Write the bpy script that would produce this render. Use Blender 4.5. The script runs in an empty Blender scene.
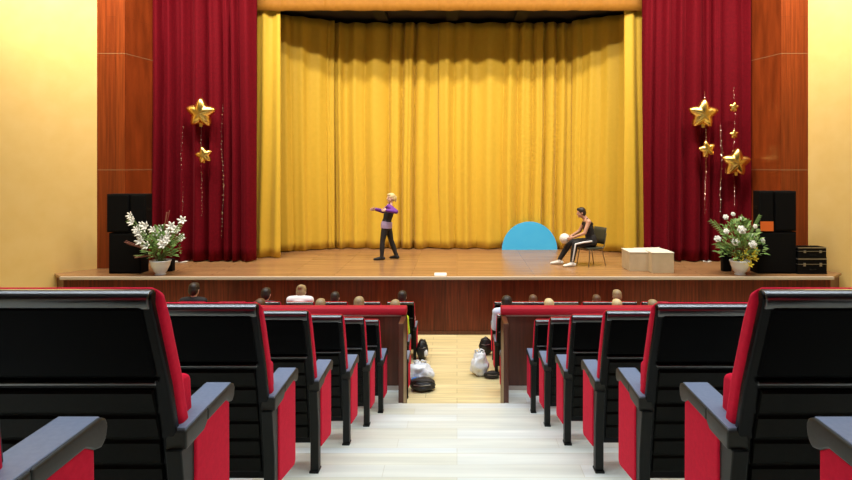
import bpy, bmesh, math, random
from mathutils import Vector, Matrix, noise
C = bpy.context.scene.collection
PI = math.pi
F = 600.0
PX, PY = 457.0, 165.0          # principal point in the 852x480 frame
CZ = 3.54                      # camera height above the lower hall floor
STG = 1.21                     # stage floor height

# ------------------------------------------------------------------ helpers
def wx(px, d): return (px - PX) * d / F
def wz(py, d): return CZ - (py - PY) * d / F

def link(o, parent=None):
    C.objects.link(o)
    if parent: o.parent = parent
    return o

def obj(name, bm, m=None, parent=None, smooth=False, bevel=0, seg=2, angle=35):
    me = bpy.data.meshes.new(name)
    bmesh.ops.recalc_face_normals(bm, faces=bm.faces[:])
    bm.to_mesh(me); bm.free()
    if m: me.materials.append(m)
    o = bpy.data.objects.new(name, me)
    link(o, parent)
    if smooth:
        for p in me.polygons: p.use_smooth = True
    if bevel:
        b = o.modifiers.new('bevel', 'BEVEL'); b.width = bevel; b.segments = seg
        b.limit_method = 'ANGLE'; b.angle_limit = math.radians(angle)
        for p in me.polygons: p.use_smooth = True
        w = o.modifiers.new('wn', 'WEIGHTED_NORMAL'); w.keep_sharp = True
    return o

def tag(o, label, cat, group=None, kind=None):
    o['label'] = label; o['category'] = cat
    if group: o['group'] = group
    if kind: o['kind'] = kind
    return o

def thing(name, label, cat, loc=(0, 0, 0), rz=0, group=None):
    o = bpy.data.objects.new(name, None); link(o)
    o.empty_display_size = .1
    o.location = loc; o.rotation_euler = (0, 0, rz)
    return tag(o, label, cat, group)

def struct(o, label, cat='structure'):
    o['kind'] = 'structure'
    if label: o['label'] = label; o['category'] = cat
    return o

def dup(root, loc, label, rz=None, group=None):
    r = root.copy(); C.objects.link(r); r.location = loc
    if rz is not None: r.rotation_euler = (0, 0, rz)
    r['label'] = label
    if group: r['group'] = group
    for ch in list(root.children):
        c = ch.copy(); C.objects.link(c); c.parent = r
        for g in list(ch.children):
            d = g.copy(); C.objects.link(d); d.parent = c
    return r

def box(bm, x0, x1, y0, y1, z0, z1):
    v = [bm.verts.new(p) for p in ((x0,y0,z0),(x1,y0,z0),(x1,y1,z0),(x0,y1,z0),(x0,y0,z1),(x1,y0,z1),(x1,y1,z1),(x0,y1,z1))]
    for f in ((0,3,2,1),(4,5,6,7),(0,1,5,4),(1,2,6,5),(2,3,7,6),(3,0,4,7)):
        bm.faces.new([v[i] for i in f])
    return bm

def bxm(*a): return box(bmesh.new(), *a)

def prism_yz(bm, pts, x0, x1):
    """side profile (y,z) extruded along x"""
    a = [bm.verts.new((x0, y, z)) for y, z in pts]; b = [bm.verts.new((x1, y, z)) for y, z in pts]
    n = len(pts)
    bm.faces.new(a); bm.faces.new(b[::-1])
    for i in range(n):
        bm.faces.new([a[i], b[i], b[(i+1) % n], a[(i+1) % n]])
    return bm

def prism_xy(bm, pts, z0, z1):
    a = [bm.verts.new((x, y, z0)) for x, y in pts]; b = [bm.verts.new((x, y, z1)) for x, y in pts]
    n = len(pts)
    bm.faces.new(a[::-1]); bm.faces.new(b)
    for i in range(n):
        bm.faces.new([a[i], a[(i+1) % n], b[(i+1) % n], b[i]])
    return bm

def lathe(bm, prof, n=28, center=(0, 0, 0)):
    rings = []
    for r, z in prof:
        rings.append([bm.verts.new((center[0]+r*math.cos(2*PI*i/n), center[1]+r*math.sin(2*PI*i/n), center[2]+z)) for i in range(n)])
    for a, b in zip(rings, rings[1:]):
        for i in range(n):
            bm.faces.new([a[i], a[(i+1) % n], b[(i+1) % n], b[i]])
    bm.faces.new(rings[0][::-1]); bm.faces.new(rings[-1])
    return bm

def frame_for(t, hint):
    t = t.normalized()
    u = hint - t * hint.dot(t)
    if u.length < 1e-4:
        u = Vector((1, 0, 0)) - t * t.x
        if u.length < 1e-3: u = Vector((0, 1, 0)) - t * t.y
    u.normalize()
    return u, t.cross(u)

def loft(bm, pts, ru, rv, hint=Vector((0, 1, 0)), n=14, caps=True):
    """elliptic sweep with rounded ends; ru along the hint direction"""
    pts = [Vector(p) for p in pts]; hint = Vector(hint)
    secs = []
    for i, p in enumerate(pts):
        t = pts[min(i+1, len(pts)-1)] - pts[max(i-1, 0)]
        secs.append((p, t.normalized(), ru[i], rv[i]))
    full = []
    if caps:
        p, t, a, b = secs[0]
        for k in (80, 55, 28):
            s = math.sin(math.radians(k)); c = math.cos(math.radians(k))
            full.append((p - t*min(a, b)*s, t, a*c, b*c))
    full += secs
    if caps:
        p, t, a, b = secs[-1]
        for k in (28, 55, 80):
            s = math.sin(math.radians(k)); c = math.cos(math.radians(k))
            full.append((p + t*min(a, b)*s, t, a*c, b*c))
    rings = []
    for p, t, a, b in full:
        u, v = frame_for(t, hint)
        rings.append([bm.verts.new(p + u*a*math.cos(2*PI*i/n) + v*b*math.sin(2*PI*i/n)) for i in range(n)])
    for A, B in zip(rings, rings[1:]):
        for i in range(n):
            bm.faces.new([A[i], A[(i+1) % n], B[(i+1) % n], B[i]])
    bm.faces.new(rings[0][::-1]); bm.faces.new(rings[-1])
    return bm

def tube(bm, pts, r, n=8):
    rr = r if isinstance(r, (list, tuple)) else [r]*len(pts)
    return loft(bm, pts, rr, rr, Vector((.31, .22, .9)), n)

def cap(bm, p0, r0, p1, r1, n=14):
    return loft(bm, [p0, p1], [r0, r1], [r0, r1], Vector((.3, .9, .2)), n)

def ball(bm, c, r, sub=3, rot=None):
    r = r if isinstance(r, (tuple, list)) else (r, r, r)
    M = Matrix.Translation(Vector(c)) @ (rot.to_4x4() if rot else Matrix()) @ Matrix.Diagonal((r[0], r[1], r[2], 1))
    bmesh.ops.create_icosphere(bm, subdivisions=sub, radius=1, matrix=M)
    return bm

def fused(name, bm, voxel, m, parent=None, smooth=2):
    """closed overlapping shells -> one continuous skin"""
    me = bpy.data.meshes.new(name)
    bmesh.ops.recalc_face_normals(bm, faces=bm.faces[:])
    bm.to_mesh(me); bm.free()
    t = bpy.data.objects.new('t', me); C.objects.link(t)
    r = t.modifiers.new('r', 'REMESH'); r.mode = 'VOXEL'; r.voxel_size = voxel; r.adaptivity = 0
    s = t.modifiers.new('s', 'SMOOTH'); s.iterations = smooth; s.factor = .5
    dg = bpy.context.evaluated_depsgraph_get()
    out = bpy.data.meshes.new_from_object(t.evaluated_get(dg))
    bpy.data.objects.remove(t); bpy.data.meshes.remove(me)
    out.name = name
    out.materials.clear(); out.materials.append(m)
    for p in out.polygons: p.use_smooth = True
    o = bpy.data.objects.new(name, out)
    return link(o, parent)

# ------------------------------------------------------------------ materials
def mat(name, col, rough=.5, metal=0, spec=.5, coat=0, sheen=0, sheen_tint=None, trans=0):
    m = bpy.data.materials.new(name); m.use_nodes = True
    b = m.node_tree.nodes['Principled BSDF']
    b.inputs['Base Color'].default_value = (*col, 1)
    b.inputs['Roughness'].default_value = rough
    b.inputs['Metallic'].default_value = metal
    b.inputs['Specular IOR Level'].default_value = spec
    b.inputs['Coat Weight'].default_value = coat
    b.inputs['Coat Roughness'].default_value = .12
    b.inputs['Sheen Weight'].default_value = sheen
    if sheen_tint: b.inputs['Sheen Tint'].default_value = (*sheen_tint, 1)
    b.inputs['Transmission Weight'].default_value = trans
    return m

def nodes(m): return m.node_tree.nodes, m.node_tree.links, m.node_tree.nodes['Principled BSDF']

def mottled(m, c1, c2, scale=(1, 1, 1), nscale=4, detail=4, bump=0, bdist=.01):
    """noise between two colours, optional bump"""
    N, L, b = nodes(m)
    tc = N.new('ShaderNodeTexCoord'); mp = N.new('ShaderNodeMapping'); mp.inputs['Scale'].default_value = scale
    L.new(tc.outputs['Object'], mp.inputs['Vector'])
    nz = N.new('ShaderNodeTexNoise'); nz.inputs['Scale'].default_value = nscale; nz.inputs['Detail'].default_value = detail
    L.new(mp.outputs['Vector'], nz.inputs['Vector'])
    r = N.new('ShaderNodeValToRGB'); r.color_ramp.elements[0].position = .32; r.color_ramp.elements[1].position = .68
    r.color_ramp.elements[0].color = (*c1, 1); r.color_ramp.elements[1].color = (*c2, 1)
    L.new(nz.outputs['Fac'], r.inputs['Fac']); L.new(r.outputs['Color'], b.inputs['Base Color'])
    if bump:
        bp = N.new('ShaderNodeBump'); bp.inputs['Strength'].default_value = bump; bp.inputs['Distance'].default_value = bdist
        L.new(nz.outputs['Fac'], bp.inputs['Height']); L.new(bp.outputs['Normal'], b.inputs['Normal'])
    return m

def planks(m, ca, cb, seam, rot=0, bw=1.2, bh=.14, grain=(2, 30, 2), gamount=.25, axes='XY', mortar=.006):
    """boards in two tones with thin seams and long grain"""
    N, L, b = nodes(m)
    tc = N.new('ShaderNodeTexCoord'); sep = N.new('ShaderNodeSeparateXYZ'); com = N.new('ShaderNodeCombineXYZ')
    L.new(tc.outputs['Object'], sep.inputs['Vector'])
    L.new(sep.outputs[axes[0]], com.inputs['X']); L.new(sep.outputs[axes[1]], com.inputs['Y'])
    br = N.new('ShaderNodeTexBrick'); br.inputs['Scale'].default_value = 1
    br.inputs['Brick Width'].default_value = bw; br.inputs['Row Height'].default_value = bh
    br.inputs['Mortar Size'].default_value = mortar; br.inputs['Mortar Smooth'].default_value = .3
    br.inputs['Color1'].default_value = (*ca, 1); br.inputs['Color2'].default_value = (*cb, 1); br.inputs['Mortar'].default_value = (*seam, 1)
    br.offset = .37
    L.new(com.outputs['Vector'], br.inputs['Vector'])
    mp = N.new('ShaderNodeMapping'); mp.inputs['Scale'].default_value = grain
    L.new(com.outputs['Vector'], mp.inputs['Vector'])
    nz = N.new('ShaderNodeTexNoise'); nz.inputs['Scale'].default_value = 1; nz.inputs['Detail'].default_value = 5
    L.new(mp.outputs['Vector'], nz.inputs['Vector'])
    mr = N.new('ShaderNodeMapRange'); mr.inputs['From Min'].default_value = .3; mr.inputs['From Max'].default_value = .7
    mr.inputs['To Min'].default_value = 1-gamount; mr.inputs['To Max'].default_value = 1+gamount*.6
    L.new(nz.outputs['Fac'], mr.inputs['Value'])
    vm = N.new('ShaderNodeVectorMath'); vm.operation = 'SCALE'
    L.new(br.outputs['Color'], vm.inputs[0]); L.new(mr.outputs['Result'], vm.inputs['Scale'])
    L.new(vm.outputs['Vector'], b.inputs['Base Color'])
    return m

M = {}
M['wall'] = mottled(mat('cream_plaster', (.8, .6, .25), .75), (.83, .565, .19), (.86, .60, .22), nscale=3, bump=.15, bdist=.004)
M['ceiling'] = mat('grey_ceiling', (.30, .30, .31), .8)
M['lower_floor'] = planks(mat('pale_yellow_laminate', (1, 1, 1), .34, spec=.4), (.80, .66, .36), (.70, .56, .28), (.50, .40, .2), bw=1.3, bh=.19, grain=(1.2, 26, 1))
M['step_floor'] = planks(mat('cool_sheen_laminate', (1, 1, 1), .3, spec=.55), (.73, .69, .51), (.79, .81, .76), (.66, .63, .50), bw=1.3, bh=.16, grain=(.8, 12, 1), gamount=.14, mortar=.003)  # cool reflections on the steps painted in as grey-white board tones
M['stage_floor'] = planks(mat('stage_boards', (1, 1, 1), .26, spec=.45), (.40, .215, .095), (.33, .17, .075), (.2, .09, .04), bw=2.6, bh=.16, grain=(1, 24, 1))
M['fascia'] = planks(mat('mahogany_fascia', (1, 1, 1), .32, spec=.35), (.15, .026, .009), (.105, .017, .006), (.05, .01, .004), bw=5, bh=.24, grain=(1.4, 26, 1), gamount=.5, axes='ZX', mortar=.003)
M['pillar'] = planks(mat('cherry_cladding', (1, 1, 1), .3, spec=.4), (.27, .050, .010), (.22, .038, .008), (.12, .02, .006), bw=9, bh=.21, grain=(.8, 22, 1), gamount=.35, axes='ZX', mortar=.002)
M['joint'] = mat('joint_strip', (.30, .15, .07), .45)
M['barrier'] = mottled(mat('walnut_veneer', (.09, .03, .014), .35), (.075, .020, .009), (.13, .036, .016), scale=(14, 1, .8), nscale=2, detail=6)
M['barrier_base'] = mat('pale_skirting', (.55, .46, .40), .4)
M['nosing'] = mat('stage_nosing', (.62, .52, .40), .45)
M['red_velvet'] = mottled(mat('red_velvet', (.25, .003, .012), .8, spec=.12, sheen=.10, sheen_tint=(1, .1, .15)), (.115, .0005, .0055), (.145, .0007, .007), nscale=18, detail=3)
M['yellow_cloth'] = mottled(mat('golden_cloth', (.72, .44, .05), .55, spec=.3, sheen=.1), (.71, .455, .042), (.74, .475, .046), nscale=9, detail=3)
M['valance'] = mottled(mat('dimmed_valance_cloth', (.7, .4, .05), .6, spec=.25), (.36, .15, .015), (.40, .17, .02), nscale=9, detail=3)  # golden cloth painted darker and more orange for its weaker light
M['red_cloth'] = mottled(mat('seat_red_cloth', (.5, .01, .03), .85, spec=.1, sheen=.06, sheen_tint=(1, .3, .4)), (.70, .010, .040), (.78, .013, .048), nscale=60, bump=.2, bdist=.002)
M['pad_red'] = mat('barrier_red_pad', (.5, .01, .025), .6, spec=.3)
M['shell'] = mat('black_gloss_plastic', (.002, .002, .0028), .25, spec=.15)
M['gloss'] = mat('black_polished_plastic', (.004, .004, .006), .3, spec=1, coat=1)
M['panel'] = mat('black_satin_plastic', (.0015, .0015, .002), .3, spec=.03)
M['rib'] = mottled(mat('black_ribbed_plastic', (.01, .01, .01), .5, spec=.1), (.006, .0065, .005), (.009, .009, .0075), nscale=80)
M['post'] = mat('black_powder_coat', (.005, .006, .005), .45, spec=.25)
M['arm'] = mottled(mat('charcoal_arm_plastic', (.05, .05, .055), .4, spec=.35), (.024, .025, .020), (.030, .031, .026), nscale=90, bump=.08, bdist=.001)
M['arm_sheen'] = mottled(mat('blue_grey_arm_sheen', (.2, .24, .32), .4, spec=.5), (.17, .205, .285), (.20, .235, .32), nscale=70)  # bluish sheen of the dark arm tops, painted as a lighter colour
M['black_box'] = mottled(mat('speaker_black', (.008, .008, .009), .7, spec=.12), (.003, .003, .0035), (.005, .005, .0055), nscale=60)
M['grille'] = mottled(mat('speaker_grille', (.01, .01, .011), .8, spec=.1), (.003, .003, .0035), (.006, .006, .0065), nscale=220, detail=1)
M['silver'] = mat('brushed_aluminium', (.55, .55, .55), .35, metal=1)
M['steel'] = mat('chair_tube_steel', (.35, .32, .28), .3, metal=1)
M['orange'] = mat('orange_card', (.85, .16, .02), .6)
M['white'] = mottled(mat('white_paint', (.82, .8, .76), .55), (.80, .78, .73), (.86, .84, .80), nscale=5)
M['boxwood'] = mottled(mat('cream_board', (.62, .5, .3), .6), (.58, .47, .29), (.66, .54, .35), nscale=4)
M['boxtop'] = mat('cream_board_top', (.86, .82, .70), .55)
M['pot'] = mat('white_ceramic', (.84, .87, .95), .25)
M['leaf'] = mottled(mat('leaf_green', (.06, .2, .03), .5), (.06, .17, .03), (.30, .46, .14), nscale=7)
M['stem'] = mat('stem_green', (.12, .2, .05), .6)
M['grass'] = mat('dry_red_grass', (.28, .10, .07), .7)
M['petal'] = mat('white_petals', (.88, .88, .84), .6)
M['yellow_petal'] = mat('yellow_petals', (.9, .74, .06), .6)
M['gold'] = mat('gold_foil', (1, .70, .20), .27, metal=1)
M['tinsel'] = mat('tinsel', (.75, .58, .52), .25, metal=1)
M['cyan'] = mottled(mat('sky_blue_paint', (.06, .50, .78), .5), (.055, .50, .98), (.07, .54, 1.0), nscale=3)
M['dark'] = mat('stage_dark_paint', (.03, .022, .016), .8)
M['beam'] = mat('stage_beam_dark', (.012, .01, .008), .7)
M['skin'] = mat('skin', (.62, .33, .22), .5)
M['skin_pale'] = mat('skin_pale', (.72, .45, .34), .5)
M['hair_dark'] = mottled(mat('hair_dark', (.02, .012, .008), .5), (.012, .008, .006), (.035, .022, .015), scale=(6, 6, 1), nscale=20)
M['hair_brown'] = mottled(mat('hair_brown', (.1, .05, .025), .5), (.08, .04, .02), (.16, .085, .04), scale=(6, 6, 1), nscale=20)
M['hair_light'] = mottled(mat('hair_light', (.35, .25, .12), .5), (.28, .20, .10), (.42, .31, .16), scale=(6, 6, 1), nscale=20)
M['hair_blond'] = mottled(mat('hair_blond', (.7, .55, .28), .5), (.60, .46, .22), (.80, .66, .36), scale=(6, 6, 1), nscale=20)
M['black_cloth'] = mottled(mat('black_cloth', (.012, .011, .013), .8), (.009, .009, .010), (.018, .016, .018), nscale=40)
M['purple_cloth'] = mat('purple_cloth', (.16, .03, .32), .7)
M['mauve_cloth'] = mat('mauve_cloth', (.38, .28, .46), .7)
M['white_cloth'] = mottled(mat('white_cloth', (.84, .84, .84), .8), (.80, .80, .81), (.88, .88, .88), nscale=12)
M['blue_cloth'] = mottled(mat('pale_blue_cloth', (.5, .6, .8), .8), (.55, .64, .84), (.72, .78, .9), nscale=8)
M['lime_cloth'] = mat('lime_cloth', (.55, .80, .03), .7)
M['grey_cloth'] = mat('grey_cloth', (.09, .09, .11), .8)
M['navy_cloth'] = mat('navy_cloth', (.03, .035, .07), .8)
M['plastic_bag'] = mottled(mat('white_plastic_film', (.8, .82, .84), .35), (.72, .75, .79), (.88, .89, .9), nscale=14, bump=.5, bdist=.02)
M['blue_bag'] = mat('blue_plastic', (.03, .2, .65), .4)
M['black_bag'] = mottled(mat('black_nylon', (.012, .012, .014), .5), (.009, .009, .010), (.02, .02, .022), nscale=25, bump=.4, bdist=.01)
M['eye'] = mat('eye_dark', (.03, .02, .015), .2)
M['green_plastic'] = mat('dark_chair_plastic', (.045, .05, .035), .45)

# ------------------------------------------------------------------ seat rows
NF, P0, PITCH = 7, 1.44, .953
def zf(k): return P0 + PITCH*k
def rowz(k): return CZ - (1.207 + .264*k)
EDGE = -.12
WK = [.838, .886, .884, .888, .858, .838, .823]

# ------------------------------------------------------------------ setting
WL, WR = -11.0, 10.8
struct(obj('floor', bxm(WL-1, WR+1, 7.0, 18.5, -.2, 0), M['lower_floor']), 'pale yellow plank floor between front seats and stage', 'floor')
for k in range(-7, NF):
    y0, y1 = zf(k-1)+EDGE, zf(k)+EDGE
    if k == -7: y0 -= 1.0
    bm = bxm(WL-1, WR+1, y0, y1, -.2, rowz(k))
    struct(obj('floor_step', bm, M['step_floor'], bevel=.012), 'pale plank step of the raked seating floor', 'step')
ye = zf(NF-1)+EDGE
PL, PRR = -.628, .548          # aisle ends of the two barriers
for nm, a, b in (('l', WL-1, PL-.01), ('r', PRR+.01, WR+1)):
    struct(obj('floor_landing', bxm(a, b, ye, 7.45, -.2, rowz(6)), M['step_floor']), 'pale plank strip of floor at the foot of the barrier', 'step')
struct(obj('floor_step', bxm(PL-.01, PRR+.01, ye, 7.5, -.2, rowz(7)), M['step_floor'], bevel=.01), 'pale aisle step between the two barriers', 'step')
struct(obj('floor_step', bxm(PL-.01, PRR+.01, 7.5, 7.9, -.2, .24), M['step_floor'], bevel=.01), 'lowest aisle step between the two barriers', 'step')

CEIL = 9.5
def wall(name, pts, z0, z1, m, label):
    """thick wall following a plan polyline, built outward"""
    bm = bmesh.new(); prism_xy(bm, pts, z0, z1)
    return struct(obj(name, bm, m), label, 'wall')
wall('wall_left', [(-8.1, 13.5), (-10.98, 10.3), (WL, -8.5), (WL-.3, -8.5), (WL-.3, 10.4), (-8.3, 13.8)], -.2, CEIL, M['wall'], 'cream plaster wall beside the lily pot')
wall('wall_right', [(7.9, 13.5), (10.75, 10.36), (WR, -8.5), (WR+.3, -8.5), (WR+.3, 10.4), (8.1, 13.8)], -.2, CEIL, M['wall'], 'cream plaster wall beside the equipment cases')
wall('wall_back', [(WL-.3, -8.5), (WR+.3, -8.5), (WR+.3, -8.8), (WL-.3, -8.8)], -.2, CEIL, M['barrier'], 'dark panelled wall behind the seating')
struct(obj('ceiling', bxm(WL-.3, WR+.3, -8.8, 18.5, CEIL, CEIL+.2), M['ceiling']), 'hall ceiling above the seats', 'ceiling')
wall('wall_stage', [(-8.5, 17.4), (8.4, 17.4), (8.4, 17.7), (-8.5, 17.7)], 0, CEIL, M['dark'], 'dark wall behind the golden backdrop')
wall('wall_stage_left', [(-8.3, 13.8), (-8.0, 13.8), (-8.0, 17.4), (-8.3, 17.4)], 0, CEIL, M['dark'], 'dark side wall of the stage')
wall('wall_stage_right', [(7.8, 13.8), (8.1, 13.8), (8.1, 17.4), (7.8, 17.4)], 0, CEIL, M['dark'], 'dark side wall of the stage')

# stage platform
st = thing('stage', 'raised wooden stage with dark mahogany front', 'stage', (0, 12.5, 0)); st['kind'] = 'structure'
SD = 12.5
plan = [(-8.25, SD), (7.83, SD), (8.3, 12.95), (8.0, 13.45), (8.3, 17.4), (-8.4, 17.4), (-8.2, 13.45), (-8.66, 12.9)]
loc = lambda pts: [(x, y-SD) for x, y in pts]
o = obj('stage_floor', prism_xy(bmesh.new(), loc(plan), STG-.05, STG), M['stage_floor'], st)
ins = [(-8.22, SD+.03), (7.80, SD+.03), (8.27, 12.98), (8.0, 13.45), (8.3, 17.35), (-8.4, 17.35), (-8.2, 13.45), (-8.63, 12.93)]
obj('stage_fascia', prism_xy(bmesh.new(), loc(ins), 0, STG-.05), M['fascia'], st)
e = bmesh.new()
box(e, -8.27, 7.85, -.025, .04, STG-.06, STG+.004)
obj('stage_edge', e, M['nosing'], st, bevel=.008)
obj('skirting', bxm(-8.22, 7.8, .012, .03, 0, .07), M['barrier'], st)

# cherry-clad pillars flanking the stage opening
def pillar(s, x_out, x_fold, x_in, lab):
    y0, yb = 13.5, 14.4
    t = thing('pillar', lab, 'pillar', (x_fold, y0, STG)); t['kind'] = 'structure'
    L = lambda pts: [(x-x_fold, y-y0) for x, y in pts]
    pts = [(x_out, y0), (x_fold, y0), (x_in, yb), (x_in, yb+.12), (x_out, yb+.12)]
    if s > 0: pts = pts[::-1]
    zs = [0, 2.22, 4.84, CEIL-STG]
    for a, b in zip(zs, zs[1:]):
        obj('cladding_panel', prism_xy(bmesh.new(), L(pts), a+.008, b-.008), M['pillar'], t)
    for z in zs[1:-1]:
        g = [(x_out, y0-.001), (x_fold, y0-.001), (x_in+.001*s*-1, yb), (x_in, yb+.1), (x_out, yb+.1)]
        if s > 0: g = g[::-1]
        obj('joint', prism_xy(bmesh.new(), L(g), z-.008, z+.008), M['joint'], t)
    return t
pillar(-1, -8.12, -7.47, -7.32, 'cherry-wood pillar behind the twin black speakers and lily pot')
pillar(1, 7.92, 7.29, 7.08, 'cherry-wood pillar behind the speakers with the orange card')

# dark stage ceiling with beams
struct(obj('ceiling_stage', bxm(-7.9, 7.8, 15.3, 17.4, 7.66, 7.8), M['dark']), 'dark ceiling over the stage', 'ceiling')
for i, px in enumerate((380, 452, 522)):
    x = wx(px, 16)
    struct(obj('ceiling_beam', bxm(x-.16, x+.16, 15.35, 16.55, 7.52, 7.66), M['beam']), 'dark beam under the stage ceiling', 'beam')
# lintel over the opening, carrying the valance
struct(obj('wall_lintel', bxm(-7.3, 7.1, 14.95, 15.1, 7.42, CEIL), M['dark']), 'lintel wall above the stage opening', 'wall')

# ------------------------------------------------------------------ curtains
def curtain(name, path, z0, z1, period, amp, m, label, cat='curtain', seed=1, nz=26, flare=.3, step=.028, group=None, sub=.35, gather=None):
    rnd = random.Random(seed)
    P = [Vector((x, y, 0)) for x, y in path]
    segs = [(P[i+1]-P[i]).length for i in range(len(P)-1)]; Ltot = sum(segs)
    knots = [0.0]
    while knots[-1] < Ltot + period: knots.append(knots[-1] + period*rnd.uniform(.55, 1.5))
    kamp = [rnd.uniform(.45, 1.15) for _ in knots]
    ns = max(4, int(Ltot/step))
    bm = bmesh.new(); rows = []
    for j in range(nz+1):
        h = j/nz; z = z0 + (z1-z0)*h
        row = []
        for i in range(ns+1):
            s = Ltot*i/ns
            # position along the path
            r = s; q = 0
            while q < len(segs)-1 and r > segs[q]: r -= segs[q]; q += 1
            t = (P[q+1]-P[q]).normalized(); base = P[q] + t*r
            nrm = Vector((t.y, -t.x, 0))
            ss = s + .05*math.sin(h*2.3+seed+s*.8) + .03*noise.noise(Vector((s*1.3, h*2.2, seed)))
            ss = max(0, ss)
            k = 0
            while k < len(knots)-2 and ss > knots[k+1]: k += 1
            f = (ss-knots[k])/(knots[k+1]-knots[k])
            A = kamp[k]*(1-f)+kamp[k+1]*f
            w = .5-.5*math.cos(2*PI*f)
            w = w**.55 + sub*.5*math.sin(4*PI*f+k)*(.6+.4*math.sin(k*1.7))
            a = amp*A*(1 + flare*(1-h)**3)
            off = nrm*(a*w + .04*noise.noise(Vector((s*.5, h*1.5, seed+7))))
            zz = z
            if j == 0: zz = z0 + .012*(1+math.sin(s*9+seed))*.6
            row.append(bm.verts.new((base.x+off.x, base.y+off.y, zz)))
        rows.append(row)
    for a, b in zip(rows, rows[1:]):
        for i in range(ns):
            bm.faces.new([a[i], a[i+1], b[i+1], b[i]])
    o = obj(name, bm, m, smooth=True)
    sl = o.modifiers.new('thick', 'SOLIDIFY'); sl.thickness = .012; sl.offset = 0
    return tag(o, label, cat, group)

RT = 9.3
curtain('curtain', [(-7.42, 14.62), (-4.88, 14.66)], STG+.02, RT, .34, .26, M['red_velvet'], 'dark red velvet curtain hanging behind the lily pot', seed=3, sub=.5)
curtain('curtain', [(4.52, 14.66), (7.17, 14.62)], STG+.02, RT, .34, .26, M['red_velvet'], 'dark red velvet curtain hanging behind the rose pot', seed=8, sub=.5)
curtain('curtain', [(-5.35, 15.16), (-4.42, 15.12)], STG+.015, 7.9, .34, .10, M['yellow_cloth'], 'narrow golden leg curtain next to the red curtain by the lily pot', seed=21)
curtain('curtain', [(4.20, 15.12), (5.2, 15.16)], STG+.015, 7.9, .34, .10, M['yellow_cloth'], 'narrow golden leg curtain behind the pale boxes', seed=5)
curtain('curtain', [(-4.80, 16.02), (-3.45, 16.76)], STG+.015, 7.55, .42, .10, M['yellow_cloth'], 'golden side drape angling back on the dancer\'s side of the stage', seed=12)
curtain('curtain', [(3.2, 16.72), (4.55, 15.88)], STG+.015, 7.55, .42, .10, M['yellow_cloth'], 'golden side drape angling back behind the seated performer', seed=14)
curtain('curtain', [(-3.7, 16.85), (-.45, 16.85)], STG+.015, 7.5, .54, .25, M['yellow_cloth'], 'golden backdrop curtain behind the standing dancer', seed=31, step=.025)
curtain('curtain', [(-.52, 16.82), (3.5, 16.82)], STG+.015, 7.5, .54, .25, M['yellow_cloth'], 'golden backdrop curtain behind the blue half-disc', seed=44, step=.025)
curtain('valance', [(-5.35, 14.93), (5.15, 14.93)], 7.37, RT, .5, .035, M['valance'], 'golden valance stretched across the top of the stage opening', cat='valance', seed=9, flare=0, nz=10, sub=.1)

# ------------------------------------------------------------------ theatre seats
def seat_profile():
    # back surface (camera side), bottom to top
    return [(-.355, .17), (-.385, .35), (-.425, .58), (-.475, .76), (-.558, .975), (-.587, 1.048)]

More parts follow.
